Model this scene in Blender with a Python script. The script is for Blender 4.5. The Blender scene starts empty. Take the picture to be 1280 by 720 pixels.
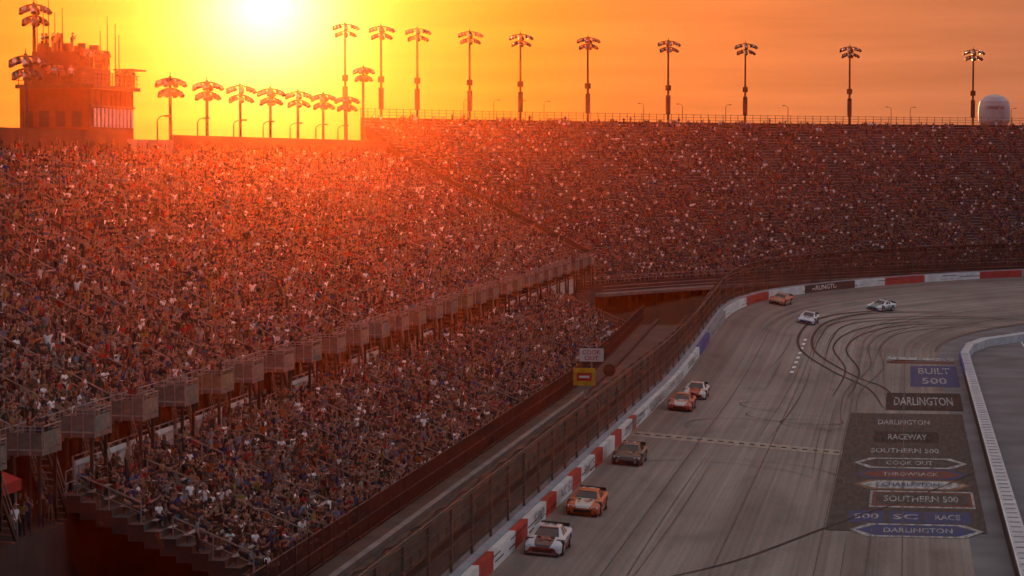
import bpy, math, random, bmesh
import numpy as np
from mathutils import Vector, Matrix, noise
random.seed(7)
scene=bpy.context.scene
COL=scene.collection
rad=math.radians

# ------------------------------------------------------------------ materials
def newmat(name):
    m=bpy.data.materials.new(name); m.use_nodes=True
    nt=m.node_tree; b=nt.nodes['Principled BSDF']; return m,nt,b
def M(name,col,rough=.7,metal=0.,var=.25,scale=1.5,coat=0,bump=0,spec=.25):
    m,nt,b=newmat(name)
    b.inputs['Roughness'].default_value=rough; b.inputs['Metallic'].default_value=metal
    b.inputs['Coat Weight'].default_value=coat; b.inputs['Specular IOR Level'].default_value=spec
    tc=nt.nodes.new('ShaderNodeTexCoord'); n=nt.nodes.new('ShaderNodeTexNoise')
    n.inputs['Scale'].default_value=scale; n.inputs['Detail'].default_value=5
    nt.links.new(tc.outputs['Object'],n.inputs['Vector'])
    mr=nt.nodes.new('ShaderNodeMapRange'); mr.inputs['From Min'].default_value=.3; mr.inputs['From Max'].default_value=.7
    mr.inputs['To Min'].default_value=1-var; mr.inputs['To Max'].default_value=1+var
    nt.links.new(n.outputs['Fac'],mr.inputs['Value'])
    vm=nt.nodes.new('ShaderNodeVectorMath'); vm.operation='SCALE'; vm.inputs[0].default_value=col[:3]
    nt.links.new(mr.outputs[0],vm.inputs['Scale']); nt.links.new(vm.outputs[0],b.inputs['Base Color'])
    return m
def randmat(name,cols,mult,rough=.8,k_=1.):
    m,nt,b=newmat(name); b.inputs['Roughness'].default_value=rough
    b.inputs['Specular IOR Level'].default_value=.2
    oi=nt.nodes.new('ShaderNodeObjectInfo')
    mu=nt.nodes.new('ShaderNodeMath'); mu.operation='MULTIPLY'; mu.inputs[1].default_value=mult
    fr=nt.nodes.new('ShaderNodeMath'); fr.operation='FRACT'
    cr=nt.nodes.new('ShaderNodeValToRGB'); cr.color_ramp.interpolation='CONSTANT'
    nt.links.new(oi.outputs['Random'],mu.inputs[0]); nt.links.new(mu.outputs[0],fr.inputs[0]); nt.links.new(fr.outputs[0],cr.inputs[0])
    e=cr.color_ramp.elements
    while len(e)>1: e.remove(e[0])
    cols=[tuple(q*k_ for q in c) for c in cols]
    e[0].position=0; e[0].color=(*cols[0],1)
    for i,c in enumerate(cols[1:],1):
        k=e.new(i/len(cols)); k.color=(*c,1)
    nt.links.new(cr.outputs[0],b.inputs['Base Color'])
    return m
steel=M('galvanised_steel',(.33,.32,.31),.45,.6)
raild=M('handrail_steel',(.26,.25,.24),.5,.5)
darksteel=M('dark_steel',(.035,.03,.028),.6,.3)
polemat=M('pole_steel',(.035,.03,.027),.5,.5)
lampglass=M('lamp_reflector',(.34,.32,.3),.25,.8)
conc=M('concrete',(.16,.15,.14),.85,0,.3,.6)
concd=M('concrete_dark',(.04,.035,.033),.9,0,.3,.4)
standmat=M('bleacher_deck',(.06,.058,.058),.8,0,.35,.5)
benchmat=M('bleacher_aluminium',(.33,.33,.34),.45,.35,.2,.8)
panelw=M('white_panel',(.58,.57,.56),.6,0,.15,2)
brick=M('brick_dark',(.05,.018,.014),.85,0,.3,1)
redm=M('red_paint',(.45,.03,.022),.5,0,.25,.8)
redv=M('red_canvas',(.4,.02,.015),.7)
whitem=M('white_paint',(.68,.68,.68),.5,0,.2,.6)
bluem=M('blue_paint',(.03,.07,.30),.5,0,.2,.5)
blackm=M('black_paint',(.02,.02,.022),.6,0,.3,.5)
greym=M('grey_paint',(.27,.28,.3),.55,0,.2,.5)
yellowm=M('yellow_paint',(.6,.38,.03),.5)
glassd=M('dark_glass',(.015,.016,.02),.1,0,.1,spec=.35)
rubber=M('tyre_rubber',(.02,.02,.02),.8)

# ------------------------------------------------------------------ mesh builder
class MB:
    def __init__(s): s.v=[]; s.f=[]; s.m=[]; s.mats=[]
    def mi(s,m):
        if m not in s.mats: s.mats.append(m)
        return s.mats.index(m)
    def quad(s,a,b,c,d,m):
        n=len(s.v); s.v+= [tuple(a),tuple(b),tuple(c),tuple(d)]; s.f.append((n,n+1,n+2,n+3)); s.m.append(s.mi(m))
    def poly(s,pts,m):
        n=len(s.v); s.v+=[tuple(p) for p in pts]; s.f.append(tuple(range(n,n+len(pts)))); s.m.append(s.mi(m))
    def hexa(s,p,m):
        n=len(s.v); s.v+=[tuple(q) for q in p]; k=s.mi(m)
        for f in ((0,3,2,1),(4,5,6,7),(0,1,5,4),(1,2,6,5),(2,3,7,6),(3,0,4,7)):
            s.f.append(tuple(n+i for i in f)); s.m.append(k)
    def box(s,x0,x1,y0,y1,z0,z1,m):
        s.hexa([(x0,y0,z0),(x1,y0,z0),(x1,y1,z0),(x0,y1,z0),(x0,y0,z1),(x1,y0,z1),(x1,y1,z1),(x0,y1,z1)],m)
    def beam(s,p,q,w,m,h=None):
        p=Vector(p);q=Vector(q);d=(q-p)
        if d.length<1e-6:return
        d.normalize(); up=Vector((0,0,1)) if abs(d.z)<.95 else Vector((1,0,0))
        a=d.cross(up).normalized(); b=a.cross(d).normalized(); h=h or w
        a*=w/2; b*=h/2
        s.hexa([p-a-b,p+a-b,p+a+b,p-a+b,q-a-b,q+a-b,q+a+b,q-a+b],m)
    def cyl(s,p,q,r0,r1,m,n=12,cap=True):
        p=Vector(p);q=Vector(q);d=(q-p).normalized(); up=Vector((0,0,1)) if abs(d.z)<.95 else Vector((1,0,0))
        a=d.cross(up).normalized(); b=d.cross(a).normalized(); k=s.mi(m); n0=len(s.v)
        for P,r in ((p,r0),(q,r1)):
            for i in range(n):
                t=2*math.pi*i/n; s.v.append(tuple(P+a*(r*math.cos(t))+b*(r*math.sin(t))))
        for i in range(n):
            j=(i+1)%n; s.f.append((n0+i,n0+j,n0+n+j,n0+n+i)); s.m.append(k)
        if cap:
            s.f.append(tuple(n0+i for i in range(n))[::-1]); s.m.append(k)
            s.f.append(tuple(n0+n+i for i in range(n))); s.m.append(k)
    def mesh(s,name):
        me=bpy.data.meshes.new(name); me.from_pydata(s.v,[],s.f)
        for m in s.mats: me.materials.append(m)
        me.polygons.foreach_set('material_index',s.m); me.update(); return me
    def obj(s,name,parent=None,smooth=False):
        me=s.mesh(name); o=bpy.data.objects.new(name,me); COL.objects.link(o)
        if smooth:
            for p in me.polygons:p.use_smooth=True
        if parent:o.parent=parent
        return o
def empty(name,loc=(0,0,0)):
    e=bpy.data.objects.new(name,None); COL.objects.link(e); e.location=loc; e.empty_display_size=.5; return e
def textmesh(name,txt,w,h,mw,mat,parent=None):
    c=bpy.data.curves.new(name,'FONT'); c.body=txt; c.offset=.012; c.resolution_u=2
    o=bpy.data.objects.new(name+'_t',c); COL.objects.link(o)
    bpy.context.view_layer.update()
    me=bpy.data.meshes.new_from_object(o.evaluated_get(bpy.context.evaluated_depsgraph_get()))
    bpy.data.objects.remove(o)
    a=np.array([v.co[:] for v in me.vertices]); mn=a.min(0); mx=a.max(0)
    for v in me.vertices:
        v.co=((v.co.x-mn[0])/(mx[0]-mn[0])*w-w/2,(v.co.y-mn[1])/(mx[1]-mn[1])*h-h/2,0)
    me.materials.clear(); me.materials.append(mat)
    o=bpy.data.objects.new(name,me); COL.objects.link(o); o.matrix_world=mw
    if parent: o.parent=parent
    return o

# ------------------------------------------------------------------ track geometry
XW=-20.3; Y0=298.; R=150.; CX=XW+R
def sm(a,b,x):
    t=min(1,max(0,(x-a)/(b-a))); return t*t*(3-2*t)
def zw(s): return 1.25+2.9*sm(225,335,s)
def zsd(s,d):
    w=16+7*sm(240,340,s); return max(0.,zw(s)*(1-max(d,0)/w)) if d>0 else zw(s)
def pos(s,d,z=None):
    if s<=Y0: x,y=XW+d,s
    else:
        t=(s-Y0)/R; x=CX-(R-d)*math.cos(t); y=Y0+(R-d)*math.sin(t)
    return Vector((x,y,zsd(s,d) if z is None else z))
def inv(x,y):
    if y<=Y0: return y,x-XW
    dx=CX-x; dy=y-Y0; return Y0+R*math.atan2(dy,dx), R-math.hypot(dx,dy)
def zt(x,y):
    s,d=inv(x,y); return zsd(s,d)

def asphalt(name,base):
    m,nt,b=newmat(name); b.inputs['Roughness'].default_value=.85
    b.inputs['Specular IOR Level'].default_value=.15
    L=nt.links.new; N=nt.nodes.new
    uvn=N('ShaderNodeUVMap'); uvn.uv_map='sd'
    def noi(sc,scale,det=4):
        mp=N('ShaderNodeMapping'); mp.inputs['Scale'].default_value=sc; L(uvn.outputs[0],mp.inputs[0])
        n=N('ShaderNodeTexNoise'); n.inputs['Scale'].default_value=scale; n.inputs['Detail'].default_value=det; L(mp.outputs[0],n.inputs['Vector']); return n.outputs['Fac']
    def mr(v,a,b_,c,d):
        k=N('ShaderNodeMapRange'); k.inputs[1].default_value=a;k.inputs[2].default_value=b_;k.inputs[3].default_value=c;k.inputs[4].default_value=d; L(v,k.inputs[0]); return k.outputs[0]
    def mul(a,b_):
        k=N('ShaderNodeMath'); k.operation='MULTIPLY'; L(a,k.inputs[0]); L(b_,k.inputs[1]); return k.outputs[0]
    v=mul(mr(noi((.010,1.4,1),1,6),.3,.7,.74,1.2), mr(noi((.03,.12,1),1),.3,.7,.78,1.2))
    v=mul(v,mr(noi((.004,5,1),1,2),.3,.7,.88,1.1))
    v=mul(v,mr(noi((1,1,1),6,6),.3,.7,.82,1.18))
    v=mul(v,mr(noi((.12,.35,1),1,8),.52,.75,1.,.72))
    sep=N('ShaderNodeSeparateXYZ'); L(uvn.outputs[0],sep.inputs[0])
    cr=N('ShaderNodeValToRGB'); L(mr(sep.outputs[1],0,26,0,1),cr.inputs[0]); e=cr.color_ramp.elements
    e[0].position=0;e[0].color=(.9,.9,.9,1); e[1].position=1; e[1].color=(.82,.82,.82,1)
    for p,c in ((.06,.74),(.14,.88),(.3,1.0),(.5,.94),(.62,.84),(.8,.92)):
        k=e.new(p); k.color=(c,c,c,1)
    v=mul(v,cr.outputs[0])
    vm=N('ShaderNodeVectorMath'); vm.operation='SCALE'; vm.inputs[0].default_value=base; L(v,vm.inputs['Scale']); L(vm.outputs[0],b.inputs['Base Color'])
    return m
asph=asphalt('asphalt_track',(.25,.215,.192))
def gridmesh(name,ss,dd,fn,mat):
    v=[];f=[];uv=[]
    for s in ss:
        for d in dd: v.append(tuple(fn(s,d))); uv.append((s,d))
    n=len(dd)
    for i in range(len(ss)-1):
        for j in range(n-1):
            f.append((i*n+j,i*n+j+1,(i+1)*n+j+1,(i+1)*n+j))
    me=bpy.data.meshes.new(name); me.from_pydata(v,[],f); l=me.uv_layers.new(name='sd')
    for lp in me.loops: l.data[lp.index].uv=uv[lp.vertex_index]
    me.materials.append(mat); me.update()
    for p in me.polygons:p.use_smooth=True
    o=bpy.data.objects.new(name,me); COL.objects.link(o); return o
ss=list(np.arange(-60,560,4.)); 
gridmesh('race_track',ss,list(np.linspace(0,24,25)),lambda s,d:pos(s,d)+Vector((0,0,.03)),asph)
pm=M('asphalt_pit_road',(.14,.145,.155),.85,0,.3,.15,spec=.15)
g=MB(); g.quad((-22,-60,.012),(5.9,-60,.012),(5.9,330,.012),(-22,330,.012),pm)
g.poly([(5.9,-60,.012),(140,-60,.012),(140,380,.012),(5.9,380,.012)],pm); g.obj('pit_road_pavement')
g=MB()
for x in (13.5,19.):
    g.quad((x,-50,.02),(x+.15,-50,.02),(x+.15,318,.02),(x,318,.02),whitem)
for y in np.arange(120,318,8.5): g.quad((19.2,y,.02),(26,y,.02),(26,y+.15,.02),(19.2,y+.15,.02),whitem)
g.obj('pit_road_lines')
grd=M('ground_soil',(.02,.017,.012),.95,0,.4,.05,spec=.05)
g=MB(); g.quad((-4000,-1500,-.03),(4000,-1500,-.03),(4000,6000,-.03),(-4000,6000,-.03),grd); g.obj('ground')
al=M('alley_concrete',(.065,.053,.046),.9,0,.4,.4)
def alf(s,d):
    p=pos(s,d); z=zw(s)-.3
    if d<-12: z=max(.0,z*(1-(-d-12)/14))
    p.z=z; return p
gridmesh('service_alley',list(np.arange(-60,300,4.)),[-9.4,-.85],alf,al)
gridmesh('turn_embankment_ground',list(np.arange(296,560,4.)),[-26,-22,-18,-12,-9.4,-.85],alf,grd)

wl=empty('track_wall')
def sweepbox(mb,s0,s1,d0,d1,za,zb,mat,step=3.):
    n=max(1,int(math.ceil((s1-s0)/step)))
    prev=None
    for i in range(n+1):
        s=s0+(s1-s0)*i/n
        ring=[pos(s,d0,zw(s)+za),pos(s,d1,zw(s)+za),pos(s,d1,zw(s)+zb),pos(s,d0,zw(s)+zb)]
        if prev: mb.hexa(prev+ring,mat)
        prev=ring
wa=MB()
s=-55.
pat=[]
while s<192:
    pat.append((s,s+4.6,redm)); pat.append((s+4.6,s+12,whitem)); s+=12
pat+= [(s,s+3,redm),(s+3,262,whitem),(262,276,bluem),(276,300,greym),(300,318,whitem),(318,330,redm),(330,345,whitem),(345,362,blackm)]
s=362
for i in range(12):
    L=[9,11,14,10][i%4]; pat.append((s,s+L,[whitem,redm,whitem,redm,greym][i%5])); s+=L
for a,b,m in pat:
    sweepbox(wa,a,b-.03,-.35,0,-.1,.55,m); sweepbox(wa,a,b-.03,-.35,.015,.56,1.02,m)
scuff=M('tyre_scuffs',(.05,.045,.045),.8,0,.4,2,spec=.1)
for q in range(70):
    s_=random.uniform(90,400); L_=random.uniform(1.5,7); h_=random.uniform(.1,.75)
    if .45<h_<.6 : h_=.3
    sweepbox(wa,s_,s_+L_,0.002 if h_<.5 else .017,.006 if h_<.5 else .021,h_,h_+random.uniform(.03,.09),scuff)
wa.obj('safer_barrier',wl)
wb=MB(); sweepbox(wb,-55,540,-1.15,-.40,-.6,1.12,M('wall_concrete',(.32,.35,.40),.7,0,.2,.7)); wb.obj('concrete_wall',wl)
def walltext(s,txt,w,mat):
    p=pos(s,.06,zw(s)+.6); t=(pos(s+1,0,0)-pos(s-1,0,0)).normalized(); n=t.cross(Vector((0,0,1)))
    mw=Matrix(((t.x,0,n.x,p.x),(t.y,0,n.y,p.y),(0,1,0,p.z),(0,0,0,1))); textmesh('wall_lettering',txt,w,.62,mw,mat,wl)
for s_,t_,w_ in ((146,'500',4),(158,'NC 52',5),(170,'RACE',5),(199,'DARLINGTON',14),(217,'RACEWAY',13),(236,'SOUTHERN',13),(252,'500',8),(352,'DARLINGTON',11),(367,'500',4)):
    walltext(s_,t_,w_,greym if s_<340 else whitem)

m,nt,b=newmat('chainlink_mesh'); b.inputs['Base Color'].default_value=(.034,.026,.021,1); b.inputs['Roughness'].default_value=.8; b.inputs['Specular IOR Level'].default_value=.1
tr=nt.nodes.new('ShaderNodeBsdfTransparent'); mx=nt.nodes.new('ShaderNodeMixShader')
n_=nt.nodes.new('ShaderNodeTexNoise'); n_.inputs['Scale'].default_value=.3; n_.inputs['Detail'].default_value=4; tc=nt.nodes.new('ShaderNodeTexCoord'); nt.links.new(tc.outputs['Object'],n_.inputs['Vector'])
k=nt.nodes.new('ShaderNodeMapRange'); k.inputs[1].default_value=.3; k.inputs[2].default_value=.7; k.inputs[3].default_value=.45; k.inputs[4].default_value=.78; nt.links.new(n_.outputs['Fac'],k.inputs[0]); nt.links.new(k.outputs[0],mx.inputs[0])
nt.links.new(tr.outputs[0],mx.inputs[1]); nt.links.new(b.outputs[0],mx.inputs[2]); nt.links.new(mx.outputs[0],nt.nodes['Material Output'].inputs[0])
link=m
fencest=M('fence_post_steel',(.10,.085,.075),.6,.4)
cf=empty('catch_fence')
fm=MB(); fp=MB(); prev=None
for i,s in enumerate(np.arange(-52,536,3.)):
    z=zw(s)+1.12
    a=[pos(s,-.78,z),pos(s,-.78,z+3.1),pos(s,-.35,z+3.75),pos(s,.15,z+3.95)]
    if prev:
        for j in range(3): fm.quad(prev[j],a[j],a[j+1],prev[j+1],link)
        for zz in (.6,1.3,2.0,2.7): fp.beam(pos(s-3,-.74,zw(s-3)+1.12+zz),pos(s,-.74,z+zz),.03,darksteel)
        fp.beam(prev[1],a[1],.06,fencest); fp.beam(prev[3],a[3],.05,fencest)
    if i%2==0:
        fp.beam(pos(s,-.84,z-.1),pos(s,-.84,z+3.1),.14,fencest); fp.beam(pos(s,-.84,z+3.1),pos(s,-.4,z+3.78),.11,fencest); fp.beam(pos(s,-.4,z+3.78),pos(s,.15,z+3.97),.1,fencest)
    prev=a
fm.obj('mesh',cf); fp.obj('posts_and_cables',cf)

pw=empty('pit_wall')
pts=[(5.8,-50),(5.8,100),(5.8,200),(5.8,262),(5.8,288),(6.6,300),(8.6,309.5),(14,321),(25,331),(60,345),(120,352)]
a=MB()
pc=M('pit_wall_concrete',(.42,.44,.48),.6,0,.22,.8)
for (x0,y0),(x1,y1) in zip(pts[:-1],pts[1:]):
    mm=bluem if 261<y0<289 else whitem
    d=Vector((x1-x0,y1-y0,0)).normalized(); n=Vector((-d.y,d.x,0))
    def B(o0,o1,za,zb,mt):
        P=Vector((x0,y0,0));Q=Vector((x1,y1,0))
        a.hexa([P+n*o0+Vector((0,0,za)),P+n*o1+Vector((0,0,za)),Q+n*o1+Vector((0,0,za)),Q+n*o0+Vector((0,0,za)),P+n*o0+Vector((0,0,zb)),P+n*o1+Vector((0,0,zb)),Q+n*o1+Vector((0,0,zb)),Q+n*o0+Vector((0,0,zb))],mt)
    B(-.95,0,0,.9,pc); B(.003,.05,.05,.82,mm if mm is bluem else darksteel); B(-.06,.0,.903,.97,mm)
for y in np.arange(60,288,2.0): a.box(6.0,6.6,y,y+.35,.903,.93,greym)
a.obj('wall_segments',pw)

# ------------------------------------------------------------------ painted markings
def decal(mb,x0,x1,y0,y1,m,lift=.045):
    xs=[x0,x1] if x0>-4 else list(np.linspace(x0,x1,8))
    for a_,b_ in zip(xs[:-1],xs[1:]):
        mb.quad((a_,y0,zt(a_,y0)+lift),(b_,y0,zt(b_,y0)+lift),(b_,y1,zt(b_,y1)+lift),(a_,y1,zt(a_,y1)+lift),m)
pk=empty('track_logos')
def worn(n,c,under=(.085,.075,.068)):
    m,nt,b=newmat(n); b.inputs['Roughness'].default_value=.85; b.inputs['Specular IOR Level'].default_value=.08
    tc=nt.nodes.new('ShaderNodeTexCoord'); mp=nt.nodes.new('ShaderNodeMapping'); mp.inputs['Scale'].default_value=(3.2,.45,1); nt.links.new(tc.outputs['Object'],mp.inputs[0])
    x=nt.nodes.new('ShaderNodeTexNoise'); x.inputs['Scale'].default_value=1; x.inputs['Detail'].default_value=8; nt.links.new(mp.outputs[0],x.inputs['Vector'])
    k=nt.nodes.new('ShaderNodeMapRange'); k.inputs[1].default_value=.36; k.inputs[2].default_value=.7; k.inputs[3].default_value=.05; k.inputs[4].default_value=.9; nt.links.new(x.outputs['Fac'],k.inputs[0])
    mi=nt.nodes.new('ShaderNodeMix'); mi.data_type='RGBA'; mi.inputs['A'].default_value=(*c,1); mi.inputs['B'].default_value=(*under,1); nt.links.new(k.outputs[0],mi.inputs['Factor']); nt.links.new(mi.outputs['Result'],b.inputs['Base Color']); return m
pwhite=worn('worn_white',(.44,.44,.43)); pdark=worn('worn_black',(.025,.023,.023),(.06,.053,.048)); pblue=worn('worn_blue',(.045,.07,.2)); pred=worn('worn_red',(.22,.05,.04)); porange=worn('worn_orange',(.3,.14,.075)); pgrey=worn('worn_grey',(.055,.048,.043),(.10,.088,.08))
a=MB()
decal(a,-4.6,4.8,155.3,227,pgrey,.048)
decal(a,-2,5.1,282.5,284.5,pred,.048); decal(a,-2,5.1,286,289.5,pwhite,.048)
decal(a,.5,5.2,254,279,pblue,.048); decal(a,-1.7,5.0,230,247,pdark,.048)
decal(a,-2.2,4.4,166,174.3,pwhite,.055); decal(a,-2.05,4.25,166.6,173.7,pred,.062); decal(a,-1.85,4.05,167.3,173.,pgrey,.066)
decal(a,-3.4,-1.2,159,164.2,pblue,.055); decal(a,-.9,1.0,159,164.2,pblue,.055); decal(a,1.2,4.0,159,164.2,pblue,.055)
decal(a,-2.4,2.6,203.8,212,pdark,.055)
def pennant(y0,y1,x0,x1,mo,mi_):
    c=(y0+y1)/2; h=(y1-y0)/2
    for k,(q,mt) in enumerate(((1,mo),(.78,mi_))):
        z=.055+.007*k; hh=h*q; L=(x1-x0)*(1-q)*.22
        X0=x0+L; X1=x1-L
        a.poly([(X0,c,z),(X0+1.1,c-hh,z),(X1-1.1,c-hh,z),(X1,c,z),(X1-1.1,c+hh,z),(X0+1.1,c+hh,z)],mt)
pennant(187,193.4,-3.6,4.4,pwhite,pgrey)
pennant(180.8,186,-3.4,4.4,pblue,pred)
pennant(175,180.2,-3.4,4.4,porange,pwhite)
pennant(153,158.6,-3.2,4.6,pwhite,pblue)
sl=worn('worn_line',(.38,.31,.25),(.24,.2,.17))
decal(a,-20.2,-4.6,194.2,197.6,sl,.05)
for x in np.arange(-20,-4.8,.78): a.quad((x,195.5,zt(x,190)+.058),(x+.39,195.5,zt(x+.39,190)+.058),(x+.39,196.3,zt(x+.39,190)+.058),(x,196.3,zt(x,190)+.058),pgrey)
for i in range(8):
    s=258+i*4.8; d=9.3
    p=pos(s,d);q=pos(s+2.0,d);n=Vector((.2,0,0)); u=Vector((0,0,.05))
    a.quad(p-n+u,p+n+u,q+n+u,q-n+u,whitem)
a.obj('painted_panels',pk)
def gtext(txt,x0,x1,y0,y1,m,z=.069):
    textmesh('painted_lettering',txt,x1-x0,y1-y0,Matrix.Translation(((x0+x1)/2,(y0+y1)/2,z)),m,pk)
gtext('DARLINGTON',-2.2,2.0,217.4,221.4,pwhite); gtext('RACEWAY',-1.3,1.7,205.9,210.,pwhite)
gtext('SOUTHERN 500',-2.5,2.5,196.6,199.7,pwhite); gtext('COOK OUT',-1.3,2.0,189,191.5,pwhite,.071)
gtext('THROWBACK',-1.5,2.3,182.5,184.5,pwhite,.071); gtext('CHARLESTON',-1.5,2.3,176.7,178.7,pblue,.071)
gtext('SOUTHERN 500',-1.3,3.4,168.7,171.7,pwhite,.074)
for t,x in (('500',-2.3),('SC',.05),('RACE',2.6)): gtext(t,x-.75,x+.75,160.5,162.8,pwhite)
gtext('DARLINGTON',-1.2,2.8,154.8,156.8,pwhite,.071)
gtext('BUILT',1.3,4.5,268.5,276,pwhite); gtext('500',1.6,4.0,257,264,pwhite); gtext('DARLINGTON',-1.0,4.2,234.5,242.5,pwhite)
gtext('RACING',-.9,4.6,286.4,289.2,pblue)

tm=M('tyre_mark',(.05,.043,.04),.8,0,.4,.6,spec=.1); tm2=M('tyre_mark_faint',(.115,.098,.09),.8,0,.3,.6,spec=.1)
def ribbon(mb,pts,w,mt,lift=.05):
    n=len(pts); prev=None
    for i in range(n):
        p=Vector(pts[i]); t=Vector(pts[min(i+1,n-1)])-Vector(pts[max(i-1,0)])
        nn=Vector((-t.y,t.x)).normalized()*w/2*(min(1,.25+3*i/n,.25+3*(n-1-i)/n))
        c=[(p.x+nn.x,p.y+nn.y),(p.x-nn.x,p.y-nn.y)]; c=[(x,y,zt(x,y)+lift) for x,y in c]
        if prev: mb.quad(prev[0],prev[1],c[1],c[0],mt)
        prev=c
def spline(ctrl,n=12):
    out=[]
    C=[ctrl[0]]+list(ctrl)+[ctrl[-1]]
    for i in range(1,len(C)-2):
        p0,p1,p2,p3=[np.array(c,float) for c in C[i-1:i+3]]
        for k in range(n):
            t=k/n; out.append(tuple(.5*((2*p1)+(-p0+p2)*t+(2*p0-5*p1+4*p2-p3)*t*t+(-p0+3*p1-3*p2+p3)*t**3)))
    out.append(tuple(ctrl[-1])); return out
sk=MB()
A=[(6,352),(-4,338),(-9.5,322),(-11.6,305),(-11.2,283),(-7.3,265),(-3.6,252),(-1.9,232)]
for o in (0,1.5): ribbon(sk,spline([(x+o,y+o*.5) for x,y in A]),.3,tm,.079)
A=[(10,345),(0,332),(-6,312),(-7.8,290),(-6,268),(-6.5,240)]
for o in (0,1.4): ribbon(sk,spline([(x+o,y) for x,y in A]),.2,tm,.082)
A=[(22,352),(8,341),(-1,322),(-4,300),(-3.6,275),(-5.5,245),(-5.2,215)]
for o in (0,1.3): ribbon(sk,spline([(x+o,y) for x,y in A]),.14,tm2,.085)
A=[(24,362),(10,352),(-1,336),(-8,318),(-9.5,298),(-9.5,270)]
for o in (0,1.3): ribbon(sk,spline([(x+o,y) for x,y in A]),.16,tm,.088)
def arc(cx,cy,rx,ry,a0,a1,w=.14,mt=tm):
    ribbon(sk,[(cx+rx*math.cos(rad(t)),cy+ry*math.sin(rad(t))) for t in np.linspace(a0,a1,30)],w,mt,.076)
arc(-11,206,6.,8,20,200,.12,tm2); arc(-9,218,4,4,150,400,.11); arc(-8,226,6,5,100,330,.12,tm2); arc(-7.5,214,2.5,3.5,0,360,.1); arc(-12,178,6,5,10,190,.1,tm2); arc(-9,178,5,8,-30,120,.1,tm2)
for i in range(16):
    d=random.uniform(2,20); s0=random.uniform(90,300); L=random.uniform(25,110); dr=random.uniform(-1,1)
    pp=[pos(s0+L*t,d+dr*math.sin(t*2.2))[:2] for t in np.linspace(0,1,22)]
    ribbon(sk,pp,random.choice((.05,.08,.13)),tm2,.07)
ribbon(sk,spline([(-14,128),(-9,140),(-4,158),(1,172),(5,186)]),.16,tm,.079)
for d in (5.2,10.4,15.6,20.2): ribbon(sk,[pos(s,d)[:2] for s in np.arange(60,520,5)],.07,tm2,.064)
ribbon(sk,[pos(s,23.6)[:2] for s in np.arange(300,520,5)],.9,tm2,.064)
sk.obj('skid_marks')

# ------------------------------------------------------------------ people
K=.68
skin=randmat('skin',[(.42,.25,.18),(.36,.21,.15),(.5,.32,.24),(.2,.1,.06),(.45,.28,.21),(.09,.045,.03)],17.3,.6,.68)
hair=randmat('hair',[(.03,.02,.015),(.07,.045,.025),(.015,.012,.01),(.16,.11,.06),(.12,.115,.11),(.04,.028,.02)],31.7,.6)
shirt=randmat('shirt',[(1.2,1.2,1.25),(.02,.02,.025),(.3,.02,.02),(.03,.06,.26),(.05,.05,.06),(.4,.10,.02),(.03,.03,.04),(.45,.44,.42),(.06,.12,.28),(.03,.04,.06),(.12,.13,.16),(.4,.03,.04),(1.35,1.35,1.4),(.02,.028,.07),(.3,.24,.07),(.03,.08,.07),(.04,.04,.05),(.2,.29,.4),(.05,.025,.03),(.02,.02,.02),(.02,.02,.035),(.08,.02,.035)],53.9,.8,K)
pants=randmat('trousers',[(.03,.04,.09),(.02,.02,.02),(.13,.12,.09),(.035,.05,.10),(.05,.05,.055),(.2,.2,.2),(.03,.038,.06)],71.3,.8,K)
cap=randmat('cap',[(.02,.02,.02),(.3,.03,.03),(.7,.7,.7),(.03,.04,.15),(.05,.05,.05),(.4,.12,.02),(.2,.19,.17)],97.1,.8,.85)
shoe=M('shoe',(.05,.05,.05),.7)
PM={'skin':0,'hair':1,'shirt':2,'pants':3,'cap':4,'shoe':5}; PML=[skin,hair,shirt,pants,cap,shoe]
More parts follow.
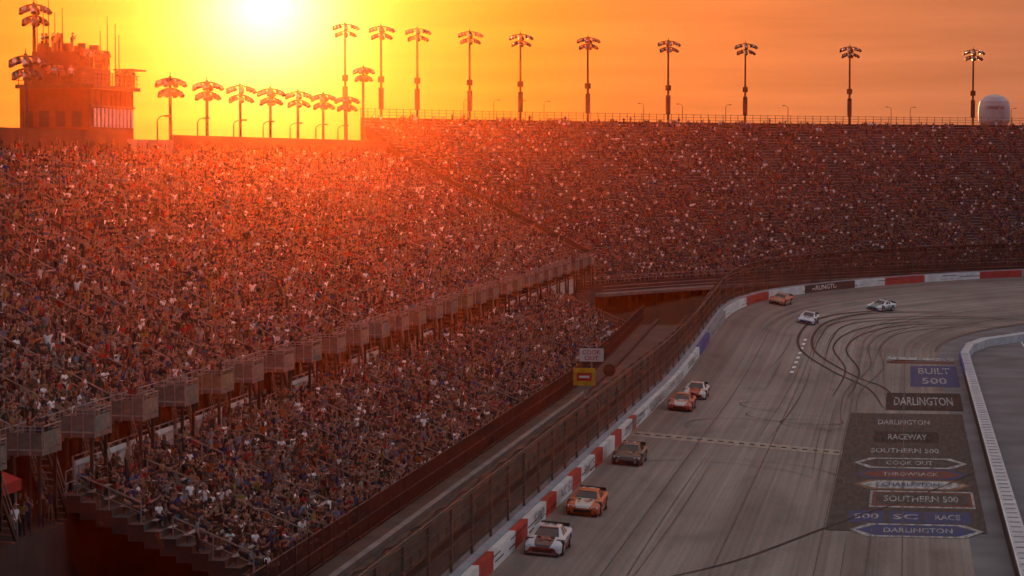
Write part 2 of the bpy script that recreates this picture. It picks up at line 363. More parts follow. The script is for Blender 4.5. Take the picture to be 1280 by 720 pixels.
def figure(name,pose,arms,hat,longhair=False,bulk=1.,lean=0.):
    J={};E=[]
    def j(n,p,r,m,par=None):
        J[n]=(Vector(p),r,m); 
        if par:E.append((par,n))
    if pose=='sit':
        L=lean
        j('pelvis',(0,0,.55),(.17*bulk,.14*bulk),'pants')
        j('waist',(.02+L*.3,0,.70),(.15*bulk,.12*bulk),'shirt','pelvis')
        j('chest',(.04+L*.8,0,.90),(.17*bulk,.12*bulk),'shirt','waist')
        base=Vector((.04+L,0,1.05))
        for sgn,t in((1,'l'),(-1,'r')):
            j('hip'+t,(.05,sgn*.1,.53),(.1*bulk,.1),'pants','pelvis'); j('knee'+t,(.40,sgn*.14,.52),(.078,.078),'pants','hip'+t)
            j('ankle'+t,(.38,sgn*.14,.12),(.05,.05),'pants' if random.random()<.5 else 'skin','knee'+t); j('toe'+t,(.52,sgn*.15,.05),(.045,.04),'shoe','ankle'+t)
    else:
        L=lean; o=.12
        j('pelvis',(o,0,.93),(.15*bulk,.13*bulk),'pants'); j('waist',(o+.02,0,1.08),(.14*bulk,.115*bulk),'shirt','pelvis')
        j('chest',(o+.03+L*.6,0,1.30),(.17*bulk,.12*bulk),'shirt','waist'); base=Vector((o+.03+L,0,1.46))
        for sgn,t in((1,'l'),(-1,'r')):
            j('hip'+t,(o,sgn*.09,.86),(.1,.1),'pants','pelvis'); j('knee'+t,(o+.03,sgn*.11,.48),(.07,.07),'pants','hip'+t)
            j('ankle'+t,(o,sgn*.12,.1),(.05,.05),'pants','knee'+t); j('toe'+t,(o+.15,sgn*.14,.045),(.045,.04),'shoe','ankle'+t)
    b=base; c=J['chest'][0]
    j('neck',b+Vector((.01,0,.03)),(.062,.062),'skin','chest')
    j('head',b+Vector((.035,0,.15)),(.088,.1),'head','neck'); j('crown',b+Vector((.02,0,.255)),(.07,.085),'head','head')
    for sgn,t in((1,'l'),(-1,'r')):
        sh=c+Vector((-.01,sgn*.19*bulk,.09)); j('sh'+t,sh,(.072,.072),'shirt','chest')
        k=arms if arms!='mix' else ('up' if sgn>0 else 'lap')
        if k=='lap': el=sh+Vector((.06,sgn*.07,-.25)); ha=sh+Vector((.3,-sgn*.02,-.34))
        elif k=='up': el=sh+Vector((.1,sgn*.14,.2)); ha=sh+Vector((.13,sgn*.05,.46))
        elif k=='clap': el=sh+Vector((.12,sgn*.08,-.2)); ha=sh+Vector((.32,-sgn*.15,-.08))
        elif k=='phone': el=sh+Vector((.16,sgn*.04,-.16)); ha=sh+Vector((.34,-sgn*.12,.06))
        elif k=='cross': el=sh+Vector((.08,sgn*.06,-.25)); ha=sh+Vector((.2,-sgn*.22,-.2))
        else: el=sh+Vector((-.01,sgn*.07,-.28)); ha=sh+Vector((.07,sgn*.08,-.52))
        j('el'+t,el,(.05,.05),'sleeve','sh'+t); j('ha'+t,ha,(.036,.032),'skin','el'+t)
        j('fi'+t,ha+(ha-el).normalized()*.11,(.03,.02),'skin','ha'+t)
    names=list(J); idx={n:i for i,n in enumerate(names)}
    me=bpy.data.meshes.new('sk'); me.from_pydata([J[n][0] for n in names],[(idx[a_],idx[b_]) for a_,b_ in E],[])
    o=bpy.data.objects.new('sk',me); COL.objects.link(o)
    md=o.modifiers.new('s','SKIN'); md.use_smooth_shade=True; md.branch_smoothing=.3
    for i,n in enumerate(names):
        sv=me.skin_vertices[0].data[i]; sv.radius=J[n][1]; sv.use_root=(n=='pelvis')
    su=o.modifiers.new('u','SUBSURF'); su.levels=1; su.render_levels=1
    bpy.context.view_layer.update()
    out=bpy.data.meshes.new_from_object(o.evaluated_get(bpy.context.evaluated_depsgraph_get())); out.name=name
    bpy.data.objects.remove(o)
    out.materials.clear()
    for q in PML: out.materials.append(q)
    hc=J['head'][0]
    segs=[(J[a_][0],J[b_][0],J[a_][2],J[b_][2]) for a_,b_ in E]
    for p in out.polygons:
        best=9;lab='shirt';cc=p.center
        for a_,b_,ma,mb_ in segs:
            ab=b_-a_; t=max(0,min(1,(cc-a_).dot(ab)/ab.length_squared)); dd=(cc-(a_+ab*t)).length
            if dd<best: best=dd; lab=ma if t<.5 else mb_
        if lab=='sleeve': lab='skin'
        if lab=='head':
            r=cc-hc
            if r.z>.075: lab='cap' if hat else 'hair'
            elif r.x<-.02 and r.z>-.08: lab='hair'
            else: lab='skin'
        p.material_index=PM[lab]; p.use_smooth=True
    bm=bmesh.new(); bm.from_mesh(out)
    def addbox(x0,x1,y0,y1,z0,z1,mi_):
        vs=[bm.verts.new(hc+Vector(q)) for q in ((x0,y0,z0),(x1,y0*.7,z0-.015),(x1,y1*.7,z0-.015),(x0,y1,z0),(x0,y0,z1),(x1,y0*.7,z1-.015),(x1,y1*.7,z1-.015),(x0,y1,z1))]
        for f in ((0,3,2,1),(4,5,6,7),(0,1,5,4),(1,2,6,5),(2,3,7,6),(3,0,4,7)):
            bm.faces.new([vs[i] for i in f]).material_index=mi_
    if hat: addbox(.05,.19,-.075,.075,.065,.08,4)
    addbox(.07,.115,-.015,.015,-.03,.01,0)
    for sgn in(1,-1): addbox(-.01,.02,sgn*.085,sgn*.115,-.03,.03,0)
    if longhair: addbox(-.12,-.04,-.09,.09,-.22,.08,1)
    bm.to_mesh(out); bm.free()
    o=bpy.data.objects.new(name,out); return o
spc=bpy.data.collections.new('spectator_figures')
var=[('sit','lap',1,0,1.,.05),('sit','lap',0,1,.92,.0),('sit','clap',1,0,1.1,.1),('sit','phone',0,0,1.,.0),('sit','cross',1,0,1.2,-.03),('sit','lap',0,0,1.05,.16),('sit','mix',0,1,.9,.04),('sit','lap',1,0,1.15,.2),
     ('stand','down',1,0,1.,.0),('stand','cross',0,1,.92,.02),('stand','up',0,0,1.05,.03),('stand','phone',1,0,1.1,.0)]
figs=[]
for i,(p,a_,h,lh,bk,ln) in enumerate(var):
    o=figure('spectator_%02d'%i,p,a_,h,lh,bk,ln); spc.objects.link(o); figs.append(o)

ng=bpy.data.node_groups.new('crowd_scatter','GeometryNodeTree')
ng.interface.new_socket(name='Geometry',in_out='INPUT',socket_type='NodeSocketGeometry'); ng.interface.new_socket(name='Geometry',in_out='OUTPUT',socket_type='NodeSocketGeometry')
N=ng.nodes.new; gi=N('NodeGroupInput'); go=N('NodeGroupOutput'); ip=N('GeometryNodeInstanceOnPoints'); ci=N('GeometryNodeCollectionInfo')
ci.inputs['Collection'].default_value=spc; ci.inputs['Separate Children'].default_value=True; ci.inputs['Reset Children'].default_value=True
def na(nm,t):
    n=N('GeometryNodeInputNamedAttribute'); n.data_type=t; n.inputs['Name'].default_value=nm; return n.outputs[0]
Lk=ng.links.new; Lk(gi.outputs[0],ip.inputs['Points']); Lk(ci.outputs[0],ip.inputs['Instance']); ip.inputs['Pick Instance'].default_value=True
Lk(na('vi','INT'),ip.inputs['Instance Index']); Lk(na('rot','FLOAT_VECTOR'),ip.inputs['Rotation']); Lk(na('sc','FLOAT'),ip.inputs['Scale']); Lk(ip.outputs[0],go.inputs[0])
def crowd(name,pts):
    me=bpy.data.meshes.new(name); me.from_pydata([p[:3] for p in pts],[],[])
    a_=me.attributes.new('vi','INT','POINT'); a_.data.foreach_set('value',[int(p[4]) for p in pts])
    a_=me.attributes.new('rot','FLOAT_VECTOR','POINT'); a_.data.foreach_set('vector',np.array([(0,0,p[3]) for p in pts],np.float32).ravel())
    a_=me.attributes.new('sc','FLOAT','POINT'); a_.data.foreach_set('value',[p[5] for p in pts])
    o=bpy.data.objects.new(name,me); COL.objects.link(o); o.modifiers.new('scatter','NODES').node_group=ng; return o
def pv(stand=.14): return random.randint(8,11) if random.random()<stand else random.randint(0,7)

# ------------------------------------------------------------------ straight grandstands
def stand_straight(name,xf,z0,rows,run,rise,y0,y1,aisle0,aisle_sp,density,thick=.5,skipfn=None,aw=.6):
    e=empty(name); mb=MB(); bn=MB(); rl=MB(); pts=[]
    for i in range(rows):
        xa=xf-i*run; xb=xa-run; z=z0+i*rise
        mb.quad((xa,y0,z),(xa,y1,z),(xb,y1,z),(xb,y0,z),standmat)
        if i: mb.quad((xa,y0,z-rise),(xa,y1,z-rise),(xa,y1,z),(xa,y0,z),standmat)
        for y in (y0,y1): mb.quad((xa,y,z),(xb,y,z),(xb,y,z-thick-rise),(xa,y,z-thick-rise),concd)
        ys=[y0]+[a_ for a_ in np.arange(aisle0,y1,aisle_sp) if a_>y0]+[y1]
        for a_,b_ in zip(ys[:-1],ys[1:]):
            a2=a_+aw; b2=b_-aw
            if b2-a2<1: continue
            bn.box(xb+.14,xb+.40,a2,b2,z+.40,z+.44,benchmat)
            for yy in np.arange(a2+.3,b2,2.4): bn.box(xb+.24,xb+.29,yy,yy+.05,z+.002,z+.398,darksteel)
            y=a2+.25
            while y<b2-.2:
                if not(skipfn and skipfn(xb,y,z)):
                    if random.random()<density(i,y):
                        pts.append((xb+.27+random.uniform(-.06,.07),y+random.uniform(-.09,.09),z+.0,random.gauss(-.25,.5),pv(),random.uniform(.86,1.07)))
                y+=random.choice((.48,.52,.58))
            if random.random()<.25: pts.append((xb+.1,a_+random.uniform(-.3,.3),z,random.uniform(-3,3),random.randint(8,11),1.))
    mb.quad((xf,y0,z0-thick),(xf,y1,z0-thick),(xf,y1,z0),(xf,y0,z0),conc)
    xe=xf-rows*run; ze=z0+(rows-1)*rise
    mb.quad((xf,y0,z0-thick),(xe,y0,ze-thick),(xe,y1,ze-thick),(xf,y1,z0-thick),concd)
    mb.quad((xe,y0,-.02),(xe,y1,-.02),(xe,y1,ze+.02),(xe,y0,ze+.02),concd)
    for a_ in np.arange(aisle0,y1,aisle_sp):
        if a_<y0: continue
        i0=random.choice((0,0,1))
        while i0<rows-2:
            i1=min(rows-1,i0+random.choice((4,5,6)))
            p=Vector((xf-i0*run-.2,a_,z0+i0*rise)); q=Vector((xf-i1*run-.2,a_,z0+i1*rise)); u=Vector((0,0,1.05)); u2=Vector((0,0,.55))
            rl.beam(p+u,q+u,.065,raild); rl.beam(p+u2,q+u2,.04,raild); rl.beam(p,p+u,.06,raild); mdp=(p+q)/2; rl.beam(mdp-Vector((0,0,.1)),mdp+u,.05,raild); rl.beam(q,q+u,.06,raild)
            i0=i1+random.choice((1,2))
    mb.obj('seating_deck',e); bn.obj('benches',e); rl.obj('aisle_handrails',e)
    return e,pts
UR=34
def dens_up(i,y):
    n=noise.noise(Vector((i*.25,y*.12,1.)))+.8*noise.noise(Vector((i*.7,y*.5,4.)))
    return .87+.6*min(0.12,n)
UP,ptsU=stand_straight('upper_grandstand',-41.5,8.3,UR,.79,.40,92,345,95,8.,dens_up,aw=.7)
def dens_lo(i,y):
    n=noise.noise(Vector((i*.3,y*.15,9.)))+.8*noise.noise(Vector((i*.8,y*.6,2.)))
    b=.9 if y>150 else .74
    return b+.6*min(0.1,n)
LO,ptsL=stand_straight('lower_grandstand',-30.,1.5,13,.8,.335,123,300,123.2,9.3,dens_lo,skipfn=lambda x,y,z:z<zw(y)-.4,aw=.6)
ep=MB()  # dark slab added at the stand end, draws the gap's dark diagonal
xe=-41.5-UR*.79; ze=8.3+(UR-1)*.4
ep.hexa([(-41.3,345.01,6.6),(xe,345.01,ze-1.6),(xe,345.35,ze-1.6),(-41.3,345.35,6.6),(-41.3,345.01,9.7),(xe,345.01,ze+1.8),(xe,345.35,ze+1.8),(-41.3,345.35,9.7)],darksteel)
ep.obj('dark_gap_slab',UP)
ff=MB()
for s in np.arange(60,300,.22):
    z=zw(s)-.3; ff.beam((-29.6,s,z),(-29.6,s,z+1.9),.035,darksteel)
for s in np.arange(60,300,3.):
    z=zw(s)-.3; z2=zw(s+3)-.3
    ff.beam((-29.6,s,z),(-29.6,s,z+2.15),.1,darksteel)
    for k in (.15,1.0,1.9): ff.beam((-29.6,s,z+k),(-29.6,s+3,z2+k),.05,fencest)
ff.obj('front_fence')
lg=MB(); 
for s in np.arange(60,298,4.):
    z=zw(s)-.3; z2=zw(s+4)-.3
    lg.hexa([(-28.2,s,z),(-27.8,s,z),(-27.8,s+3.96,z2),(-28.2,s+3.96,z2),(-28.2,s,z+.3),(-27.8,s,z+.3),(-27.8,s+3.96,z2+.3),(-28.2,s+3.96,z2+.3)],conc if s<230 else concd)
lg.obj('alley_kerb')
bk=MB()
for s in np.arange(64,296,2.6):
    z=zw(s)-.3
    bk.beam((-24.4,s,z),(-22.1,s+.5,z+2.3),.09,darksteel); bk.beam((-24.4,s,z),(-24.4,s,z+1.1),.07,fencest)
for k in (.5,1.1): 
    for s in np.arange(64,296,4.): bk.beam((-24.4,s,zw(s)-.3+k),(-24.4,s+4,zw(s+4)-.3+k),.05,fencest)
bk.obj('fence_bracing')

cc=empty('concourse'); c=MB()
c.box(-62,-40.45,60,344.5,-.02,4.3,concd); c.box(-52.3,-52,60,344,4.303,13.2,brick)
for y in np.arange(99,345,8.): 
    c.box(-43.4,-42.9,y-.25,y+.25,4.303,8.1,concd); c.box(-48.2,-47.7,y-.25,y+.25,4.303,10.6,concd); c.beam((-41.7,y,8.0),(-68,y,21.2),.4,concd,.5)
c.obj('structure',cc)
wp=MB()
for d0,d1 in ((129.8,138.3),(139,147.2),(148,165),(176,184),(195,205),(220.5,228),(272,325)):
    y0=(d0-5.9)/.989;y1=(d1-5.9)/.989
    y=y0
    while y<y1: wp.box(-40.62,-40.52,y,min(y1,y+2.0)-.04,5.2,6.95,panelw); wp.beam((-40.68,y,4.3),(-40.68,y,7.2),.08,steel); y+=2.0
    for k in (5.6,6.2,6.7): wp.beam((-40.47,y0,k),(-40.47,y1,k),.04,greym)
    wp.beam((-40.57,y0,7.2),(-40.57,y1,7.2),.05,steel)
wp.obj('concourse_panels')
wr=MB()
for y in np.arange(123,300,2.): wr.beam((-40.3,y,5.5),(-40.3,y,6.7),.05,steel)
for k in (6.1,6.7): wr.beam((-40.3,123,k),(-40.3,300,k),.045,steel)
wr.obj('concourse_railing')
gp2=M('landing_slab',(.14,.128,.118),.85)
def landing(seed):
    rr=random.Random(seed); lm=MB(); gp=M('guard_panel',tuple(rr.uniform(.8,1.3)*q for q in (.15,.135,.125)),.7,0,.35,3)
    x0,x1=-41.45,-39.6
    lm.box(x0,x1,-1.3,1.3,-.22,0,gp2)
    for yy in (-1.3,1.25):
        for q in range(3):
            xa=x0+.06+q*.6; lm.box(xa,xa+.53,yy,yy+.05,.08,.85+rr.uniform(-.03,.03),gp)
    lm.box(x1-.05,x1,-1.2,1.2,.08,.85,gp)
    for xx in (x0+.03,x1-.62,x1-1.22,x1-.03):
        for yy in (-1.33,1.33): lm.beam((xx,yy,-.25),(xx,yy,1.15),.06,steel)
    for yy in (-1.33,1.33):
        lm.beam((x0,yy,1.15),(x1,yy,1.15),.05,steel); lm.beam((x0,yy,.98),(x1,yy,.98),.035,steel)
    lm.beam((x1,-1.33,1.15),(x1,1.33,1.15),.05,steel)
    for xx in (x0+.3,x1-.25):
        for yy in (-1.15,1.15): lm.beam((xx,yy,-3.9 if xx<-40.5 else -3.0),(xx,yy,-.25),.16,darksteel)
    for k in range(11): lm.box(x0+.1,x0+1.1,1.4+k*.28,1.4+k*.28+.3,-.36*(k+1)-.05,-.36*(k+1),gp2)
    for xx in (x0+.08,x0+1.14): lm.beam((xx,1.35,1.0),(xx,4.5,-2.9),.05,steel); lm.beam((xx,1.35,.5),(xx,4.5,-3.4),.04,steel); lm.beam((xx,1.35,-.3),(xx,4.5,-3.9),.1,darksteel,.22)
    return lm.mesh('stair_landing_mesh')
lmes=[landing(i) for i in range(4)]
ptsX=[]
for i,y in enumerate(np.arange(103,340,8.)):
    y+=random.uniform(-.5,.5)
    e=empty('stair_landing',(0,y,8.3)); o=bpy.data.objects.new('landing',random.choice(lmes)); COL.objects.link(o); o.parent=e
    for q in range(random.choice((0,0,1,2,3))): ptsX.append((random.uniform(-41.2,-40.2),y+random.uniform(-.9,.9),8.3,random.uniform(-1,1),random.randint(8,11),1.))
dr=MB()
for y in np.arange(96,345,1.6): dr.beam((-41.4,y,8.3),(-41.4,y,9.35),.045,steel)
for k in (8.7,9.05,9.35): dr.beam((-41.4,93,k),(-41.4,345,k),.045,steel)
dr.obj('deck_front_railing')
for q in range(170):
    ptsX.append((random.uniform(-44,-41),random.uniform(126,330),4.3,random.uniform(-3,3),random.choice((8,9,11)),random.uniform(.95,1.05)))

XT=-41.5-UR*.79
pp=MB(); zt0=8.3+(UR-1)*.4
pmat=M('parapet_metal',(.03,.016,.013),.7,0,.25,.5)
for y in np.arange(92,345,3.): 
    if 226<=y<241: pp.box(XT-.25,XT-.1,y,y+2.96,zt0-.6,zt0+2.0,conc)
    elif y<226: pp.box(XT-.25,XT-.1,y,y+2.96,zt0-.6,zt0+2.7,pmat)
    else: pp.box(XT-.25,XT-.1,y,y+2.96,zt0-.6,zt0+2.5,pmat)
    pp.beam((XT-.02,y,zt0),(XT-.02,y,zt0+1.7),.08,darksteel)
pp.obj('parapet_wall')
rp=MB(); rp.box(XT-9,XT-.3,92,345,zt0-1.2,zt0-.9,concd)
for y in np.arange(96,345,12): rp.box(XT-8.6,XT-8.0,y,y+.6,-.02,zt0-1.203,concd)
rp.obj('rear_walkway')

# ------------------------------------------------------------------ turn grandstand
TC=(169.,265.); TR=236.; TZ=4.; TN=49; trun=.8; trise=.475
def tp(phi,r,z): return Vector((TC[0]-r*math.cos(rad(phi)),TC[1]+r*math.sin(rad(phi)),z))
P0,P1=25.3,64.
TS=empty('turn_grandstand')
phis=list(np.linspace(P0,P1,70)); mb=MB(); bn=MB(); rl=MB(); ptsT=[]
standt=M('turn_deck',(.075,.075,.08),.75,.2,.35,.5); bencht=M('turn_bench_aluminium',(.36,.37,.4),.45,.35,.25,.8); railt=M('turn_handrail',(.14,.14,.14),.6,.4)
for i in range(TN):
    ra=TR+i*trun; rb=ra+trun; z=TZ+i*trise
    for a_,b_ in zip(phis[:-1],phis[1:]):
        mb.quad(tp(a_,ra,z),tp(b_,ra,z),tp(b_,rb,z),tp(a_,rb,z),standt)
        mb.quad(tp(a_,ra,z-trise),tp(b_,ra,z-trise),tp(b_,ra,z),tp(a_,ra,z),standt)
        bn.hexa([tp(a_,rb-.4,z+.38),tp(b_,rb-.4,z+.38),tp(b_,rb-.14,z+.38),tp(a_,rb-.14,z+.38),tp(a_,rb-.4,z+.44),tp(b_,rb-.4,z+.44),tp(b_,rb-.14,z+.44),tp(a_,rb-.14,z+.44)],bencht)
    mb.quad(tp(P0,ra,z),tp(P0,rb,z),tp(P0,rb,z-1.),tp(P0,ra,z-1.),concd)
    nseat=int(rad(P1-P0)*ra/.52)
    for k in range(nseat):
        ph=P0+(P1-P0)*(k+.5)/nseat
        if (ph-P0)%3.0<.25 and random.random()<.93: continue
        n=noise.noise(Vector((ph*.9,i*.16,3.)))+.8*noise.noise(Vector((ph*3.1,i*.5,5.)))
        dn=.75-.010*max(0,ph-36)-.004*i+.6*n
        if ph<33: dn+=.10
        if random.random()<dn:
            p=tp(ph+random.uniform(-.03,.03),rb-.27+random.uniform(-.05,.05),z); ptsT.append((p.x,p.y,p.z,-rad(ph)+random.gauss(0,.45),pv(.1),random.uniform(.86,1.07)))
ze=TZ+(TN-1)*trise; re=TR+TN*trun
for a_,b_ in zip(phis[:-1],phis[1:]):
    mb.quad(tp(a_,TR,TZ-1.3),tp(b_,TR,TZ-1.3),tp(b_,TR,TZ),tp(a_,TR,TZ),concd)
    mb.quad(tp(a_,re,0),tp(b_,re,0),tp(b_,re,ze+.9),tp(a_,re,ze+.9),concd)
    mb.quad(tp(a_,TR,TZ-1.3),tp(b_,TR,TZ-1.3),tp(b_,re,ze-1.3),tp(a_,re,ze-1.3),concd)
    for k in (.5,1.0): rl.beam(tp(a_,TR+.1,TZ+k),tp(b_,TR+.1,TZ+k),.05,steel)
    for k in (1.3,1.75,2.2): rl.beam(tp(a_,re-.1,ze+k),tp(b_,re-.1,ze+k),.06,polemat)
for ph in np.arange(P0,P1,.36): rl.beam(tp(ph,re-.1,ze),tp(ph,re-.1,ze+2.3),.09,polemat)
for ph in np.arange(P0,P1,.5): rl.beam(tp(ph,TR+.1,TZ),tp(ph,TR+.1,TZ+1),.05,steel)
for ph in np.arange(P0+.2,P1,1.5):
    for rr in (TR+1,TR+9,TR+18,TR+28,TR+38): mb.beam(tp(ph,rr,0),tp(ph,rr,TZ+(rr-TR)/trun*trise-1.0),.45,concd)
    mb.beam(tp(ph,TR,TZ-1.4),tp(ph,re,ze-1.5),.35,concd,.5)
for ph in np.arange(P0+.1,P1,3.0):
    i0=0
    while i0<TN-4:
        i1=min(TN-1,i0+random.choice((5,6,7)))
        p=tp(ph,TR+i0*trun+.2,TZ+i0*trise); q=tp(ph,TR+i1*trun+.2,TZ+i1*trise); u=Vector((0,0,.95))
        rl.beam(p+u,q+u,.06,railt); rl.beam(p,p+u,.06,railt); rl.beam(q,q+u,.06,railt); i0=i1+2
for a_,b_ in zip(phis[:-1],phis[1:]):
    mb.hexa([tp(a_,TR-3,TZ-1.6),tp(b_,TR-3,TZ-1.6),tp(b_,TR-.02,TZ-1.6),tp(a_,TR-.02,TZ-1.6),tp(a_,TR-3,TZ-1.2),tp(b_,TR-3,TZ-1.2),tp(b_,TR-.02,TZ-1.2),tp(a_,TR-.02,TZ-1.2)],gp2)
    for k in (.0,.5,1.0): rl.beam(tp(a_,TR-2.9,TZ-1.2+k+.05),tp(b_,TR-2.9,TZ-1.2+k+.05),.06,steel)
mb.obj('seating_deck',TS); bn.obj('benches',TS); rl.obj('railings',TS)
crowd('spectator_crowd',ptsU); crowd('spectator_crowd',ptsL); crowd('spectator_crowd',ptsT); crowd('concourse_crowd',ptsX)

# ------------------------------------------------------------------ press tower
pb=empty('press_box_building'); b_=MB()
bx0,bx1,by0,by1=-78.,-71.6,226.,239.5
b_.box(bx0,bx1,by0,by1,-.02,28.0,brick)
b_.box(bx0-.3,bx1+.5,by0-.3,by1+.6,28.003,28.35,darksteel)
b_.box(bx1-1.,bx1+.9,by1-3,by1+1.2,29.9,30.05,darksteel)
for y in np.arange(227.2,239,1.15): b_.box(bx1+.003,bx1+.06,y,y+.6,24.6,26.3,panelw)
for y in np.arange(by0+.3,by1,1.5): b_.box(bx1+.003,bx1+.12,y,y+.14,26.6,27.95,darksteel)
for x in np.arange(bx0+.3,bx1-.3,1.5): b_.box(x,x+.9,by0-.06,by0-.003,24.6,26.0,glassd)
b_.box(bx1+.003,bx1+.2,by0,by1,26.4,26.55,darksteel)
b_.box(bx0+.4,bx1-.8,by0+.3,235.,28.353,29.9,darksteel)
b_.box(bx0+.9,bx1-1.4,by0+.8,231.5,29.903,31.3,darksteel)
for y in np.arange(by0,by1+.6,1.1): b_.beam((bx1+.45,y,28.35),(bx1+.45,y,29.45),.07,polemat)
for x in np.arange(bx0,bx1+.4,1.1): b_.beam((x,by0-.25,28.35),(x,by0-.25,29.45),.07,polemat)
for k in (28.7,29.1,29.45):
    b_.beam((bx1+.45,by0-.25,k),(bx1+.45,by1+.6,k),.06,polemat); b_.beam((bx0-.2,by0-.25,k),(bx1+.45,by0-.25,k),.06,polemat)
for k in (30.4,30.9): b_.beam((bx0+.4,by0+.35,k),(bx1-.8,by0+.35,k),.05,polemat); b_.beam((bx1-.85,by0+.35,k),(bx1-.85,235,k),.05,polemat)
for x,y,zz in ((-76.6,226.8,35.8),(-76.1,227,35.0),(-75.6,227,36.1),(-75.1,227.2,34.8),(-74.5,227.5,35.2),(-72.9,233.5,33.4),(-72.5,234.4,34.8),(-72.3,236.2,34.2),(-72.2,237,33.2)): b_.cyl((x,y,28.35),(x,y,zz),.07,.03,polemat,6)
for q in range(14):
    x=random.uniform(bx0+.8,bx1-1.5); y=random.uniform(227.2,231); b_.box(x,x+random.uniform(.3,.8),y,y+.5,31.303,31.3+random.uniform(.3,1.1),darksteel)
b_.obj('tower',pb)
ptsR=[]
for q in range(16): ptsR.append((bx1+random.uniform(-.6,.1),random.uniform(235,by1),28.35,random.uniform(-1,1),random.choice((8,9,11)),1))
for q in range(10): ptsR.append((random.uniform(bx0+1,bx1-1),by0-.05+random.uniform(0,.2),28.35,random.uniform(-2,0),random.choice((8,9,11)),1))
for q in range(22): ptsR.append((bx1-random.uniform(.9,1.3),random.uniform(226.6,234.8),29.9,random.uniform(-1,1),random.choice((8,9,11)),1))
for q in range(10): ptsR.append((random.uniform(bx0+1.,bx1-1.8),random.uniform(227,231),31.3,random.uniform(-1,1),random.choice((8,9,11)),1))
crowd('rooftop_spectators',ptsR)

# ------------------------------------------------------------------ light poles
pc_={}
def polemesh(H,W=1.8):
    if (H,W) in pc_: return pc_[(H,W)]
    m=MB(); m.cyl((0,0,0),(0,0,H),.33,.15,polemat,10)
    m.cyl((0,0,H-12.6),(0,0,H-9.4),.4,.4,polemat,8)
    if H>36: m.box(-.45,.45,-.3,.3,H-8.6,H-7.7,polemat)
    for zz,ww in ((H-.2,W),(H-1.25,W*.8)):
        for ax in (0,1):
            u=Vector((1,0,0)) if ax==0 else Vector((0,1,0))
            last=None
            for k in range(-4,5):
                t=k/4; p=u*(ww*t)+Vector((0,0,zz-.38*t*t))
                if last is not None: m.beam(last,p,.12,polemat,.16)
                last=p
                if k in(-4,-3,-2,2,3,4) or (k==0 and zz>H-.5):
                    q=p+Vector((.18,-.22,-.42)); m.cyl(p+Vector((0,0,.05)),q,.10,.30,polemat if (k+ax)%3 else lampglass,8)
                    m.cyl(q,q+(q-p).normalized()*.03,.27,.27,lampglass,8)
    m.cyl((0,0,H-.2),(0,0,H+.5),.08,.02,polemat,6)
    me=m.mesh('pole_mesh'); pc_[(H,W)]=me; return me
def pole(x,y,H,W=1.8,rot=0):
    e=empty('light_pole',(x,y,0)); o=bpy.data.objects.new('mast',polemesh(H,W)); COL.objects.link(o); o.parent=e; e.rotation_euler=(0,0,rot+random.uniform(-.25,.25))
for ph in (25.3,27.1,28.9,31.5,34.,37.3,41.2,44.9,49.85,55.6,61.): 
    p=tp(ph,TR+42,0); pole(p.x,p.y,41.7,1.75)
for k in range(7): pole(-75,264+14.4*k,30.2,1.5)
pole(-75.5,364,34.6,1.4); pole(-71.6,209,30.4,1.3); pole(-80,236,36.2,1.3)
lm=MB(); lm.cyl((0,0,0),(0,0,4.2),.09,.06,polemat,8)
for k in range(6):
    t0=k/6*1.57;t1=(k+1)/6*1.57; lm.beam((.8-.8*math.cos(t0),0,4.2+.5*math.sin(t0)),(.8-.8*math.cos(t1),0,4.2+.5*math.sin(t1)),.07,polemat)
lm.box(.75,1.3,-.14,.14,4.6,4.75,polemat); lme=lm.mesh('lamp_mesh')
def lamp(x,y,z,rot=0,sc=1):
    e=empty('street_lamp',(x,y,z)); e.rotation_euler=(0,0,rot); e.scale=(sc,)*3; o=bpy.data.objects.new('post',lme); COL.objects.link(o); o.parent=e
for y in (254,269,284,297.5,311,325,338): lamp(-73.5,y,zt0-.1-.8,random.uniform(-.4,.4),1.15)
for ph in (30.6,32.1,33.4,34.6,39.5,41.4,43.5,46.5,51.4,52.3,57): 
    p=tp(ph,re+.3,ze+.5); lamp(p.x,p.y,p.z,random.choice((0,3.1)),.75)

wt=empty('water_tower',(26,813,0)); w=MB(); wm=M('tank_paint',(.42,.42,.43),.5,0,.1,.3)
prof=[(1.6,0),(1.5,27),(2.6,29.5),(4.7,32.5),(4.8,35),(4.7,37.0),(4.3,38.6),(3.2,39.8),(1.6,40.5),(.3,40.7)]
for (r0,z0_),(r1,z1_) in zip(prof[:-1],prof[1:]): w.cyl((0,0,z0_),(0,0,z1_),r0,r1,wm,28,False)
w.obj('tank',wt,True)
t_=textmesh('tank_lettering','DARLINGTON',5.4,1.0,Matrix.Identity(4),darksteel,wt); t_.matrix_basis=Matrix.Translation((0,-4.9,36.6))@Matrix.Rotation(rad(90),4,'X')

# ------------------------------------------------------------------ signs
RX=Matrix.Rotation(rad(90),4,'X'); z=1.0
sg=empty('sponsor_sign'); a=MB()
a.cyl((-28.3,238.5,z),(-28.3,238.5,3.6),.08,.08,steel,8); a.box(-29.4,-27.2,238.4,238.5,3.3,4.5,whitem); a.box(-29.45,-27.15,238.5,238.54,3.25,4.55,darksteel); a.obj('board',sg)
textmesh('lettering','COOK',1.7,.42,Matrix.Translation((-28.3,238.39,4.15))@RX,redm,sg); textmesh('lettering','OUT',1.3,.42,Matrix.Translation((-28.3,238.39,3.62))@RX,redm,sg)
sg=empty('snack_sign'); a=MB(); a.cyl((-27.4,226,z),(-27.4,226,2.4),.08,.08,steel,8); a.box(-28.4,-26.5,225.9,226,2.2,3.7,yellowm); a.box(-28.1,-26.8,225.86,225.898,2.6,3.3,redm); a.box(-27.9,-27.0,225.83,225.857,2.85,3.05,whitem); a.obj('board',sg)
